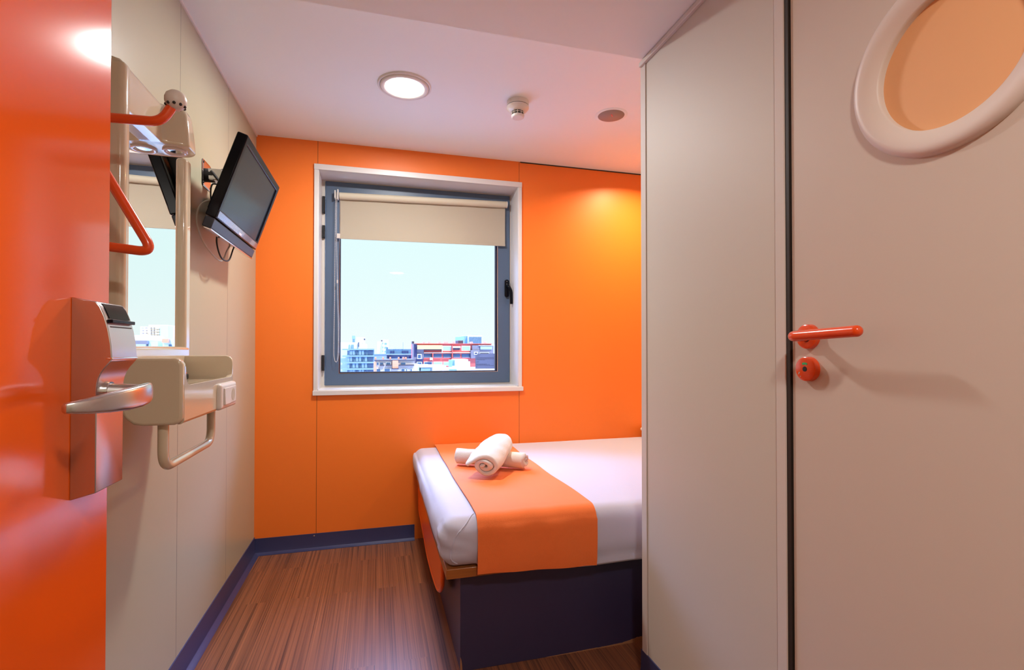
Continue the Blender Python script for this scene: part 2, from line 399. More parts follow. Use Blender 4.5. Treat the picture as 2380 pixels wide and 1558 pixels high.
# beaded chain loop
path = bezier([(-.239, YR-.010, 2.045), (-.2405, YR-.010, 1.75), (-.242, YR-.010, 1.45), (-.245, YR-.010, 1.15), (-.243, YR-.010, 1.07), (-.232, YR-.010, 1.044), (-.222, YR-.010, 1.08), (-.2205, YR-.010, 1.25), (-.227, YR-.010, 1.52), (-.232, YR-.010, 1.80), (-.232, YR-.010, 2.045)], 60)
bm = B(); acc = 0; last = path[0]
tube(bm, path[::6]+[path[-1]], .0009, 5)
for p in path:
    acc += (p-last).length; last = p
    if acc > .0062:
        acc = 0; bmesh.ops.create_icosphere(bm, subdivisions=1, radius=.0023, matrix=Matrix.Translation(p))
ch = part(bl, 'bead_chain', bm, 'white_pl')
part(bl, 'chain_joint', bx(-.2305, -.2235, YR-.013, YR-.006, 1.512, 1.532), 'grey_pl', bevel=.001)

# ================================================================== ORANGE ENTRY DOOR WITH CARD LOCK
DX = -.400
ed = thing('door_1', 'open glossy orange entry door with a steel card lock', 'door', (DX, 0, 0), kind='structure')
part(ed, 'door_panel', bx(DX-.042, DX, -.02, .905, .008, 2.085), 'orange_door', bevel=.0015)
LZ = 1.
Y0, Y1 = .806, .881
prof = [(0, 1.194), (.028, 1.1885), (.033, 1.182), (.0385, 1.168), (.0430, 1.150), (.0462, 1.130), (.0475, 1.112), (.0470, 1.107), (.0455, 1.105),
        (.0425, 1.101), (.0385, 1.096), (.0350, 1.090), (.0322, 1.083), (.0304, 1.074), (.0300, 1.064), (.0300, .926), (0, .918)]
lk = part(ed, 'lock_body', prism(B(), [(DX+p[0], p[1]) for p in prof], 'y', Y0, Y1), 'steel', bevel=.0012, seg=2)
# dark card slot near the top of the lock
def onprof(z):
    for a, b in zip(prof[1:], prof[2:]):
        if b[1] <= z <= a[1]:
            t = (a[1]-z)/(a[1]-b[1]); return a[0]+(b[0]-a[0])*t
bm = B()
zz = [1.187, 1.180, 1.172, 1.166]
A = [bm.verts.new((DX+onprof(z)+.0012, Y0+.010, z)) for z in zz]; C = [bm.verts.new((DX+onprof(z)+.0012, Y1-.006, z)) for z in zz]
A2 = [bm.verts.new((DX+onprof(z)-.002, Y0+.010, z)) for z in zz]; C2 = [bm.verts.new((DX+onprof(z)-.002, Y1-.006, z)) for z in zz]
for i in range(3): bm.faces.new((A[i], A[i+1], C[i+1], C[i])); bm.faces.new((A[i], A2[i], A2[i+1], A[i+1])); bm.faces.new((C[i], C[i+1], C2[i+1], C2[i]))
bm.faces.new((A[0], C[0], C2[0], A2[0])); bm.faces.new((A[3], A2[3], C2[3], C[3]))
sub(lk, 'card_window', bm, 'black')
sub(lk, 'card_slot', bx(DX+.036, DX+.0455, Y0+.006, Y1-.002, 1.1595, 1.1645), 'black', bevel=.001)
x = DX+onprof(1.152)
bm = B(); x = DX+onprof(1.1545)
box(bm, x-.002, x+.0006, Y0+.008, Y1-.006, 1.1535, 1.1550)
sub(lk, 'slot_outline', bm, 'black_m', smooth=False)
sub(lk, 'cover_seam', bx(DX+.040, DX+.0485, Y0-.0004, Y1+.0004, 1.1085, 1.1115), 'chrome', bevel=.001)
# lever
def lever_bm():
    bm = B(); st = [(-.362, .7160, 1.0516, .0045, .0025), (-.3615, .7185, 1.0516, .0066, .0045), (-.355, .725, 1.0518, .0080, .0055), (-.346, .737, 1.0524, .0100, .0062), (-.334, .760, 1.0540, .0132, .0066), (-.325, .786, 1.0553, .0150, .0068),
                  (-.321, .812, 1.0572, .0155, .0068), (-.3215, .832, 1.0588, .0150, .0066), (-.324, .845, 1.0595, .0142, .0062), (-.329, .853, 1.0600, .0130, .0058), (-.336, .8565, 1.0602, .0115, .0050), (-.340, .857, 1.0602, .008, .003)]
    rings = []; n = 20
    for i, (x, y, z, hh, ht) in enumerate(st):
        a, b = st[max(i-1, 0)], st[min(i+1, len(st)-1)]
        t = Vector((b[0]-a[0], b[1]-a[1], 0)).normalized(); nrm = Vector((t.y, -t.x, 0))
        ring = []
        for k in range(n):
            an = 2*PI*k/n; c, s = math.cos(an), math.sin(an); e = .6
            ring.append(bm.verts.new(Vector((x, y, z))+nrm*ht*math.copysign(abs(c)**e, c)+Vector((0, 0, hh*math.copysign(abs(s)**e, s)))))
        rings.append(ring)
    for A, C in zip(rings, rings[1:]):
        for k in range(n): bm.faces.new((A[k], A[(k+1) % n], C[(k+1) % n], C[k]))
    bm.faces.new(rings[0]); bm.faces.new(rings[-1][::-1])
    return bm
lv = part(ed, 'door_handle', lever_bm(), 'steel', angle=60)
bm = B(); tube(bm, [(DX+.028, .836, 1.062), (DX+.045, .840, 1.061), (DX+.068, .846, 1.060)], [.0125, .0120, .0110], 24); sub(lv, 'spindle', bm, 'steel')
bm = B(); tube(bm, [(DX+.0295, .836, 1.062), (DX+.034, .836, 1.062)], .0145, 24); sub(lv, 'spindle_collar', bm, 'chrome')

# ================================================================== BATHROOM DOOR
bd = thing('door_2', 'closed beige bathroom door with a round peach porthole', 'door', (XR, .45, 0), kind='structure')
def holed():
    bm = B(); y0, y1, z0, z1 = .082, .893, .01, 2.08; cy, cz, R_ = .583, 1.5965, .1135; n = 96; G = []
    ang = sorted([2*PI*k/n for k in range(n)]+[math.atan2(z-cz, y-cy) % (2*PI) for y in (y0, y1) for z in (z0, z1)])
    for x in (XR+.003, XR+.043):
        o_, i_ = [], []
        for a in ang:
            c, s_ = math.cos(a), math.sin(a)
            t = min([(y1-cy)/c if c > 1e-9 else 1e9, (y0-cy)/c if c < -1e-9 else 1e9, (z1-cz)/s_ if s_ > 1e-9 else 1e9, (z0-cz)/s_ if s_ < -1e-9 else 1e9])
            o_.append(bm.verts.new((x, cy+t*c, cz+t*s_))); i_.append(bm.verts.new((x, cy+R_*c, cz+R_*s_)))
        G.append((o_, i_))
    m_ = len(ang)
    for k in range(m_):
        j = (k+1) % m_
        for o_, i_ in G: bm.faces.new((o_[k], o_[j], i_[j], i_[k]))
        bm.faces.new((G[0][0][k], G[0][0][j], G[1][0][j], G[1][0][k])); bm.faces.new((G[0][1][k], G[1][1][k], G[1][1][j], G[0][1][j]))
    return bm
part(bd, 'door_panel', holed(), 'door', smooth=False)
PC = (XR, .583, 1.5965)
ringp = [(.156, .004), (.1555, -.002), (.152, -.0075), (.146, -.0105), (.139, -.0110), (.131, -.0090), (.124, -.0055), (.118, -.002), (.114, .0005), (.1125, .0015), (.1118, .006), (.1118, .020)]
pr = part(bd, 'porthole_ring', lathe(B(), ringp, PC, 'x', 96), 'ring', angle=80)
part(bd, 'porthole_pane', lathe(B(), [(0, .0150), (.1128, .0150), (.1128, .020)], PC, 'x', 96), 'peach', angle=80)
# lever handle on a round rose
hy, hz = .848, 1.149
rs = part(bd, 'door_handle', lathe(B(), [(0, -.009), (.0225, -.009), (.0255, -.007), (.0262, 0), (.0262, .004)], (XR, hy, hz), 'x', 48), 'orange_pl')
pts = fillet([(XR-.006, hy-.002, hz), (XR-.052, hy-.002, hz), (XR-.056, hy-.155, hz+.006)], .022, 12)
bm = B(); tube(bm, pts, .0106, 20)
for p, d in ((pts[-1], -1),):
    bmesh.ops.create_uvsphere(bm, u_segments=20, v_segments=12, radius=.0106, matrix=Matrix.Translation(p))
sub(rs, 'lever', bm, 'orange_pl', angle=80)
sub(rs, 'lever_collar', (lambda b: tube(b, [(XR-.0115, hy-.002, hz), (XR-.008, hy-.002, hz)], .0112, 24))(B()), 'black_m')
lr = part(bd, 'privacy_lock', lathe(B(), [(0, -.010), (.0228, -.010), (.0252, -.0085), (.0262, 0), (.0262, .004)], (XR, .8490, 1.0805), 'x', 48), 'orange_pl')
sub(lr, 'key_hole', lathe(B(), [(0, -.0108), (.0052, -.0108), (.0056, -.0095)], (XR, .8490, 1.0805), 'x', 20), 'black_m')
bm = B(); A = []
for r in (.0095, .0140):
    A.append([bm.verts.new((XR-.0106, .8490+r*math.sin(math.radians(a)), 1.0805+r*math.cos(math.radians(a)))) for a in range(-30, 31, 5)])
for i in range(12): bm.faces.new((A[0][i], A[0][i+1], A[1][i+1], A[1][i]))
ext_ = bmesh.ops.extrude_face_region(bm, geom=bm.faces[:])
for v in [g for g in ext_['geom'] if isinstance(g, bmesh.types.BMVert)]: v.co.x += .001
sub(lr, 'vacant_indicator', bm, 'green', label='green vacant indicator', smooth=False)
bm = B()
for dy, dz, r in ((.014, -.008, .0017), (.0155, -.0105, .0014), (.011, -.016, .0010)): lathe(bm, [(0, -.0104), (r, -.0103), (r, -.0095)], (XR, .8490+dy, 1.0805+dz), 'x', 8)
sub(lr, 'chipped_paint', bm, 'post')

# ================================================================== WALL UNIT: mirror, lamp, shelf
vu = thing('wall_unit', 'glossy cream moulded wall unit with mirror, spotlight, shelf and towel rail', 'mirror unit', (XL, 1.55, .944))
bm = B()
box(bm, XL, -.560, 1.326, 1.362, 1.08, 1.790)          # near post
part(vu, 'mirror_frame', bm, 'abs', bevel=.014, seg=5)
bm = B(); box(bm, XL, -.574, 1.755, 1.800, 1.05, 1.72)
part(vu, 'mirror_frame', bm, 'abs', bevel=.011, seg=5)
bm = B(); box(bm, XL, -.572, 1.35, 1.79, 1.075, 1.130)
part(vu, 'mirror_frame', bm, 'abs', bevel=.010, seg=5)
part(vu, 'unit_back', bx(XL, -.594, 1.34, 1.785, 1.10, 1.76), 'abs', smooth=False)
part(vu, 'mirror', bx(-.5935, -.590, 1.356, 1.762, 1.126, 1.74), 'mirror', smooth=False)
# header that swells into the lamp pod
CX, CY = -.552, 1.600
def header():
    bm = B(); rings = []; n = 64
    zs = [1.683, 1.682, 1.684, 1.690, 1.705, 1.730, 1.755, 1.775, 1.787, 1.793, 1.795]
    for iz, z in enumerate(zs):
        t = (z-1.682)/.113
        rp = .049-.010*max(0, t)**1.1
        k = {0: .86, 1: .95, 2: .99, 6: .985, 7: .95, 8: .88, 9: .76, 10: .55}.get(iz, 1.)
        rp *= k
        ring = []
        N = 72
        for i in range(N+1):
            y = 1.330+(1.655-1.330)*i/N
            e = min(1, (y-1.330)/.012); e2 = min(1, (1.655-y)/.03)
            base = (-.563-XL-(1-math.sqrt(max(0, 1-(1-e)**2)))*.01)*(.5+.5*k if k < 1 else 1)*math.sqrt(max(0, 1-(1-e2)**2))
            d = y-CY
            pod = (CX-XL)+math.sqrt(max(0, rp*rp-d*d)) if abs(d) < rp else 0
            # smooth shoulder towards the pod
            sh = (CX-XL+rp)*math.exp(-(max(0, abs(d)-rp*.8)/.030)**2) if d < 0 else 0
            v = max(base, pod, 0)
            v = max(v, min(sh, CX-XL+rp)*.0+base)
            kk = .012; hsm = max(kk-abs(base-sh), 0)/kk
            v = max(v, max(base, sh)+hsm*hsm*kk*.25) if -.12 < d < 0 else v
            ring.append((XL+v, y, z))
        rings.append([bm.verts.new(p) for p in ring])
    back = [[bm.verts.new((XL, 1.330+(1.655-1.330)*i/72, z)) for i in range(73)] for z in (zs[0], zs[-1])]
    for A, C in zip(rings, rings[1:]):
        for i in range(72): bm.faces.new((A[i], A[i+1], C[i+1], C[i]))
    for i in range(72):
        bm.faces.new((back[0][i], back[0][i+1], rings[0][i+1], rings[0][i])); bm.faces.new((back[1][i], rings[-1][i], rings[-1][i+1], back[1][i+1]))
    for e in (0, 72):
        col = [r[e] for r in rings]; bm.faces.new([back[0][e]]+col+[back[1][e]])
    bm.faces.new(back[0]+back[1][::-1])
    return bm
part(vu, 'lamp_pod', header(), 'abs', angle=50)
lamp = part(vu, 'spotlight', lathe(B(), [(.0305, .002), (.031, -.0025), (.028, -.0045), (.022, -.0035), (.0205, .001)], (CX, CY, 1.682), 'z', 48), 'lens', angle=80)
sub(lamp, 'lamp_lens', lathe(B(), [(0, .0005), (.012, -.0015), (.0208, .0005)], (CX, CY, 1.682), 'z', 32), 'chrome')
# shelf: near upstand, far upstand, lip, floor as one moulding
SX = -.440; SY0, SY1 = 1.330, 1.755; ZB, ZT, ZL = .944, 1.102, 1.036
def side_prof(t=0):
    return [(XL, ZT), (SX-.016, ZT), (SX-.005, ZT-.005), (SX, ZT-.016), (SX, ZB+.016), (SX-.005, ZB+.005), (SX-.018, ZB), (-.520, ZB), (-.540, ZB+.004), (-.556, ZB+.018), (-.572, ZB+.05), (-.60, ZB+.085), (XL, ZB+.10)]
bm = B(); prism(bm, side_prof(), 'y', SY0, SY0+.024)
part(vu, 'shelf_end', bm, 'abs', bevel=.007, seg=4)
bm = B(); prism(bm, side_prof(), 'y', SY1-.010, SY1)
part(vu, 'shelf_end', bm, 'abs', bevel=.004, seg=3)
bm = B()
pf = [(SX-.008, ZL-.008), (SX-.016, ZL-.006), (XL, ZL-.006), (XL, ZB+.10), (-.60, ZB+.085), (-.572, ZB+.05), (-.556, ZB+.018), (-.540, ZB+.004), (-.520, ZB+.0004), (SX-.018, ZB+.0004), (SX-.008, ZB+.006)]
prism(bm, pf, 'y', SY0+.012, SY1-.004)
part(vu, 'shelf', bm, 'abs', angle=50)
ya, yb = SY0+.022, SY1-.010; rf = .028
fr_ = [(SY0+.011, ZB+.0075), (SY0+.011, ZT-.020), (ya-.003, ZT-.020)]
fr_ += [(ya+rf*(1-math.cos(a)), ZL+rf*(1-math.sin(a))) for a in [PI/2*k/10 for k in range(0, 11)]]
fr_ += [(yb-rf*.7*(1-math.cos(a)), ZL+rf*.7*(1-math.sin(a))) for a in [PI/2*k/10 for k in range(10, -1, -1)]]
fr_ += [(yb+.003, ZT-.020), (SY1-.005, ZT-.020), (SY1-.005, ZB+.0075)]
bm = B(); prism(bm, fr_, 'x', SX-.014, SX+.0006)
part(vu, 'shelf_lip', bm, 'abs', bevel=.0045, seg=4)
bm = B(); tube(bm, [(SX-.010, SY0+.012, ZB+.0105), (SX-.010, SY1-.006, ZB+.0105)], .0103, 24); part(vu, 'shelf_edge', bm, 'abs')
# towel rail
RX = -.490
pts = fillet([(RX, 1.362, ZB+.01), (RX, 1.362, .838), (RX, 1.715, .838), (RX, 1.715, ZB+.01)], .045, 12)
bm = B(); tube(bm, pts, .0115, 18)
part(vu, 'towel_rail', bm, 'abs')
# switch and socket plate
pl = part(vu, 'switch_plate', rbox(SX-.004, SX+.012, 1.588, 1.750, .946, 1.022, (.010, .010, .008), .004), 'grey_pl')
sub(pl, 'switch_rocker', prism(B(), [(SX+.010, .960), (SX+.0175, .960), (SX+.0155, 1.008), (SX+.010, 1.008)], 'y', 1.612, 1.668), 'grey_pl', bevel=.001)
s = sub(pl, 'socket', bx(SX+.010, SX+.0145, 1.670, 1.732, .960, 1.008), 'grey_pl', bevel=.001)
sub(pl, 'socket_well', lathe(B(), [(0, .0148), (.019, .0150), (.0195, .0135)], (SX, 1.701, .984), 'x', 32), 'blind')

# remote control on the shelf
rc = thing('remote_control', 'small black remote control lying on the cream wall shelf', 'remote control', (-.56, 1.62, ZL-.006))
part(rc, 'remote_body', rbox(-.585, -.545, 1.57, 1.70, ZL-.0055, ZL+.013, .005, .004), 'black_m')
bm = B()
for i in range(3):
    for k in range(9): box(bm, -.581+i*.012, -.573+i*.012, 1.578+k*.0125, 1.585+k*.0125, ZL+.012, ZL+.0155)
part(rc, 'buttons', bm, 'bar', smooth=False)
part(rc, 'power_button', bx(-.557, -.549, 1.688, 1.694, ZL+.012, ZL+.0158), 'orange_pl', smooth=False, label='red power button')

# ================================================================== ORANGE COAT RACK BEHIND THE DOOR
cr = thing('coat_rack', 'orange tubular coat hook with a pale ball end beside the mirror', 'coat rack', (XL, 1.2, 1.30))
YC = 1.200
pts = fillet([(XL, YC, 1.598), (-.440, YC, 1.602), (-.418, YC, 1.643)], .03, 10)
bm = B(); tube(bm, pts, .0098, 18); part(cr, 'hook_arm', bm, 'orange_pl')
pts = fillet([(-.600, YC, 1.597), (-.452, YC, 1.325), (XL, YC, 1.345)], .030, 12)
bm = B(); tube(bm, pts, .0098, 18); part(cr, 'hanging_loop', bm, 'orange_pl')
bl_ = part(cr, 'hook_ball', lathe(B(), [(0, -.021), (.010, -.0195), (.017, -.013), (.0205, -.004), (.0205, .004), (.0175, .012), (.0105, .018), (0, .0205)], (-.414, YC, 1.652), 'z', 32), 'ring', angle=80, label='pale ball end cap')
bm = B()
for k in range(9):
    a = 2*PI*k/9; d = Vector((math.cos(a), math.sin(a), 0)); p = Vector((-.414, YC, 1.652))+d*.0172+Vector((0, 0, -.0125))
    bmesh.ops.create_uvsphere(bm, u_segments=10, v_segments=6, radius=.0032, matrix=Matrix.Translation(p))
sub(bl_, 'vent_hole', bm, 'dark')
part(cr, 'wall_plate', bx(XL, XL+.008, YC-.03, YC+.03, 1.29, 1.66), 'ring', bevel=.003)

# ================================================================== TV
TVC = Vector((-.478, 2.150, 1.714)); tilt = .326
MT = Matrix.Translation(TVC) @ Matrix.Rotation(tilt, 4, 'Y')
tv = thing('television', 'black flat television tilted downward on the cream wall', 'television', TVC)
def tvpart(name, bm, m, par=None, **k):
    bmesh.ops.transform(bm, matrix=MT, verts=bm.verts[:]); o = obj(name, bm, m, **k)
    if par: o.parent = par
    else: setp(o, tv)
    return o
W2, H2 = .260, .123
# local: x = out of the screen, y = along the width, z = up the screen
bzl = .026
bm = frame_bm(-W2-bzl, W2+bzl, -H2-.012, H2+bzl, bzl+.001, bzl+.001, .012, bzl+.001, 0, 1)
for v in bm.verts: v.co = Vector((-.030 if v.co.y < .5 else .006, v.co.x, v.co.z))
tvpart('bezel', bm, 'black', bevel=.005, seg=4)
tvpart('screen', bx(-.004, .0005, -W2-.001, W2+.001, -H2-.002, H2+.001), 'screen', smooth=False)
bm = B(); prism(bm, [(-.026, -H2-.03), (-.026, H2-.01), (-.040, H2-.03), (-.056, H2-.06), (-.056, -H2+.03), (-.040, -H2-.02)], 'y', -W2+.05, W2-.05)
tvpart('back_cover', bm, 'black_m', bevel=.006)
tvpart('protective_film', bx(.000, .0075, -W2-.018, W2+.016, -H2-.030, -H2-.006), 'film', bevel=.001, smooth=True)
tvpart('lower_bezel', bx(-.028, .0055, -W2-bzl, W2+bzl, -H2-.034, -H2-.004), 'black', bevel=.003)
tvpart('brand_badge', bx(.007, .0085, -.014, .020, -H2-.0285, -H2-.0200), 'badge', bevel=.0005)
tvpart('speaker_bar', bx(-.026, .004, -W2-bzl, W2+bzl-.003, -H2-.074, -H2-.037), 'bar', bevel=.004)
tvpart('silver_strip', bx(-.020, .006, -W2-bzl+.002, W2+bzl-.006, -H2-.079, -H2-.0735), 'silver', bevel=.002)
bm = B(); 
# bracket
wb = thing('tv_wall_bracket', 'chrome and black swivel bracket fixing the television to the wall', 'bracket', (XL, 2.165, 1.795))
bp = part(wb, 'wall_plate', rbox(XL, XL+.004, 2.115, 2.215, 1.745, 1.848, (.0018, .010, .010), .004), 'chrome')
for y in (2.125, 2.205):
    for z in (1.758, 1.836): sub(bp, 'screw', lathe(B(), [(0, .0062), (.004, .0058), (.0048, .004)], (XL, y, z), 'x', 14), 'black_m')
bm = B(); tube(bm, [(XL+.004, 2.165, 1.797), (XL+.03, 2.165, 1.797)], .026, 24); part(wb, 'swivel_boss', bm, 'black_m')
part(wb, 'bracket_arm', bx(XL+.014, XL+.064, 2.140, 2.192, 1.775, 1.818), 'steel', bevel=.003)
part(wb, 'bracket_arm', bx(XL+.062, XL+.128, 2.147, 2.185, 1.772, 1.815), 'chrome', bevel=.003)
bm = B(); tube(bm, [(XL+.064, 2.166, 1.768), (XL+.064, 2.166, 1.824)], .012, 16); part(wb, 'pivot', bm, 'black_m')
# aerial / power outlet under the bracket
so = thing('wall_outlet', 'pale wall outlet behind the television with cables plugged in', 'socket', (XL, 2.25, 1.66))
part(so, 'outlet_plate', rbox(XL, XL+.030, 2.205, 2.285, 1.602, 1.722, .006, .005), 'grey_pl')
part(so, 'plug', (lambda b: tube(b, [(XL+.028, 2.235, 1.672), (XL+.055, 2.235, 1.672)], .013, 16))(B()), 'white_pl')
def cable(name, pts, r, m, label):
    bm = B(); tube(bm, bezier(pts, 12), r, 8); return tag(obj(name, bm, m), label, 'cable')
cable('aerial_cable', [(XL+.05, 2.235, 1.672), (-.575, 2.12, 1.690), (-.61, 2.03, 1.655), (-.62, 1.995, 1.59), (-.61, 2.02, 1.52), (-.595, 2.10, 1.475), (-.585, 2.17, 1.468), (-.580, 2.22, 1.520), (-.565, 2.26, 1.575)], .0032, 'cable_w', 'beige cable looping out from the outlet behind the television')
cable('power_cable', [(-.590, 2.20, 1.690), (-.565, 2.15, 1.735), (-.60, 2.10, 1.745), (-.610, 2.12, 1.68), (-.60, 2.16, 1.60), (-.585, 2.10, 1.525), (-.575, 2.12, 1.472), (-.570, 2.20, 1.475), (-.565, 2.245, 1.53)], .0030, 'black_m', 'black cable drooping below the left end of the television')
cable('video_cable', [(-.615, 2.130, 1.805), (-.60, 2.135, 1.785), (-.565, 2.15, 1.735), (-.53, 2.19, 1.655)], .0048, 'black_m', 'thick black cable crossing the chrome wall bracket')

# ================================================================== CEILING FITTINGS
cl = thing('ceiling_lamp', 'round white ceiling lamp, lit, nearest the left wall', 'lamp', (.117, 2.258, H))
part(cl, 'lamp_rim', lathe(B(), [(.108, .0), (.110, -.006), (.1135, -.008), (.117, -.006), (.118, 0)], (.117, 2.258, H), 'z', 72), 'white_pl', angle=80)
part(cl, 'lamp_bezel', lathe(B(), [(.107, .0), (.106, -.010), (.100, -.014), (.088, -.012), (.084, -.006), (.083, 0)], (.117, 2.258, H), 'z', 72), 'white_pl', angle=80)
part(cl, 'lamp_diffuser', lathe(B(), [(0, -.006), (.084, -.006), (.084, 0)], (.117, 2.258, H), 'z', 72), 'lamp_on', angle=80, label='glowing white diffuser')
sd = thing('smoke_detector', 'white round smoke detector on the ceiling between the lamp and the speaker', 'smoke detector', (.645, 2.262, H))
c = (.645, 2.262, H)
part(sd, 'detector_base', lathe(B(), [(.0, 0), (.052, 0), (.053, -.010), (.052, -.022)], c, 'z', 48), 'detector')
part(sd, 'detector_body', lathe(B(), [(.050, -.0225), (.0535, -.025), (.053, -.033), (.045, -.043), (.033, -.049), (0, -.050)], c, 'z', 48), 'detector')
g = part(sd, 'detector_grille', lathe(B(), [(.0265, -.047), (.0265, -.066)], c, 'z', 36), 'dark')
bm = B()
for k in range(10):
    a = 2*PI*k/10; x, y = c[0]+.0285*math.cos(a), c[1]+.0285*math.sin(a); box(bm, x-.0013, x+.0013, y-.0013, y+.0013, H-.067, H-.047)
lathe(bm, [(.0275, -.0555), (.0298, -.0555), (.0298, -.0575), (.0275, -.0575)], c, 'z', 36)
sub(g, 'grille_bars', bm, 'detector', smooth=False)
part(sd, 'detector_cap', lathe(B(), [(.029, -.065), (.031, -.068), (.030, -.075), (.026, -.078), (0, -.0785)], c, 'z', 36), 'white_pl')
sp = thing('ceiling_speaker', 'flush round ceiling speaker with a brown grille, nearest the partition', 'speaker', (1.137, 2.270, H))
part(sp, 'speaker_rim', lathe(B(), [(.066, 0), (.066, -.003), (.079, -.002), (.081, 0)], (1.137, 2.270, H), 'z', 64), 'ceiling', angle=80)
part(sp, 'speaker_grille', lathe(B(), [(0, -.0035), (.065, -.0030), (.0665, 0)], (1.137, 2.270, H), 'z', 64), 'mesh_grey', angle=80)
bm = bx(-.012, .012, -.002, .002, 0, .003); bmesh.ops.transform(bm, matrix=Matrix.Translation((1.137, 2.262, H-.006)) @ Matrix.Rotation(.9, 4, 'Z'), verts=bm.verts[:])
part(sp, 'grille_mark', bm, 'x_red', smooth=False)

# ================================================================== BED
bed = thing('bed', 'navy painted bed base with a varnished orange wood edge', 'bed', (1.2, 2.35, 0))
part(bed, 'base', bx(.283, XE-.004, 1.722, YB-.002, 0, .352), 'navy_base', bevel=.0015)
part(bed, 'platform', bx(.226, XE-.004, 1.664, YB-.002, .350, .384), 'wood_edge', bevel=.003)
# bare board where the paint has worn off at the foot of the base
bm = B(); rnd = random.Random(3); xs = [.60+.0055*i for i in range(84)]; pts = []
for x in xs:
    t = (x-.60)/.44
    hgt = .001+.004*t+.020*max(0, t-.55)*(1+.9*math.sin(x*34))+.003*rnd.random()*t
    pts.append((x, max(.0008, hgt)))
prism(bm, [(xs[0], 0)]+[(x, h) for x, h in pts]+[(xs[-1], 0)], 'y', 1.7205, 1.7222)
part(bed, 'worn_paint', bm, 'mdf', smooth=False, label='bare brown board where the navy paint has chipped away'); bm = B()
pts2 = [(.283, 0), (.291, 0), (.289, .03), (.286, .045), (.283, .052)]
prism(bm, pts2, 'y', 1.7203, 1.7222)
part(bed, 'worn_paint', bm, 'mdf', smooth=False, label='bare brown board where the navy paint has chipped away')
# orange moulded flap at the side of the bed
def flap():
    out = [(1.893, .352), (1.890, .300), (1.892, .245), (1.905, .205), (1.940, .165), (1.985, .138), (2.05, .118), (2.134, .107), (2.26, .097), (2.409, .095), (2.52, .105), (2.635, .124), (2.78, .143), (2.906, .160), (2.94, .20), (2.95, .352)]
    out = [(y, z+.026*max(0, min(1, (.30-z)/.15))) for y, z in out]
    bm = B(); prism(bm, out, 'x', .238, .252); rim = bezier([(0.243, y, z) for y, z in out], 4)
    tube(bm, rim, .0075, 10)
    return bm
part(bed, 'side_flap', flap(), 'orange_bed', angle=50, label='bright orange moulded plastic flap hanging at the side')
for yy in (1.93, 2.5, 2.90):
    part(bed, 'flap_bracket', bx(.250, .284, yy-.012, yy+.012, .318, .345), 'steel', bevel=.002)

# mattress in a fitted sheet
def mdisp(p, n):
    q = Vector((p.x*3.1, p.y*3.1, p.z*5))
    a = noise.noise(q)*.006+noise.noise(q*2.7)*.002
    out = p+n*a*(1 if n.z < .9 else .35)
    side = max(0, 1-abs(n.z))
    # belly of the mattress side, pulled in at the bottom
    h = (p.z-.384)/.17
    out += Vector((n.x, n.y, 0))*(.010*math.sin(PI*min(max(h, 0), 1))-.012*max(0, .35-h))*side
    # gathers near the lower corner
    if p.y < 1.75 and p.x < .36:
        out += Vector((n.x, n.y, 0))*.0042*math.sin((p.z*1.0+p.x*.45)*110+noise.noise(q*3)*3)*max(0, 1-(p.x-.22)/.12)*side
    # gentle drape ripples along the front
    if n.y < -.3: out += Vector((0, 1, 0))*.0025*math.sin(p.x*19+p.z*9+noise.noise(q)*2)*side
    # the top dips a touch away from the near edge
    if n.z > .3: out.z -= .012*min(1, max(0, (p.y-1.7)/.9))
    if n.y < -.25 and p.y < 1.72:
        k = min(1, max(0, (p.x-.30)/.45)); k = k*k*(3-2*k)
        if out.z < .50: out.z = .50-(.50-out.z)*(1+.40*k)
        if out.z < .40 and k > .02: out.y = min(out.y, 1.6585-.004*k)
    elif n.z < .2: out.z = max(out.z, .3848)
    if p.x < .30: out.z = max(out.z, .3848)
    return out
mt = thing('mattress', 'mattress in a tight white fitted sheet on the bed base', 'mattress', (1.2, 2.3, .384))
part(mt, 'fitted_sheet', rbox(.215, XE-.008, 1.652, YB-.004, .3845, .552, (.045, .048, .050), .0125, mdisp), 'sheet', angle=180)
# piping at the near corner of the sheet
from mathutils.bvhtree import BVHTree
me_ = bpy.data.objects['fitted_sheet'].data; bv = BVHTree.FromPolygons([v.co for v in me_.vertices], [tuple(p.vertices) for p in me_.polygons])
def snap(pts, off=.0006):
    out = []
    for p in pts:
        q, n_, _, _ = bv.find_nearest(p); out.append(q+n_*off)
    return out
bm = B(); tube(bm, snap(bezier([(.325, 1.70, .56), (.290, 1.655, .535), (.255, 1.640, .50), (.236, 1.640, .45), (.240, 1.645, .41), (.262, 1.650, .388)], 12)), .0020, 8)
part(mt, 'corner_seam', bm, 'sheet')
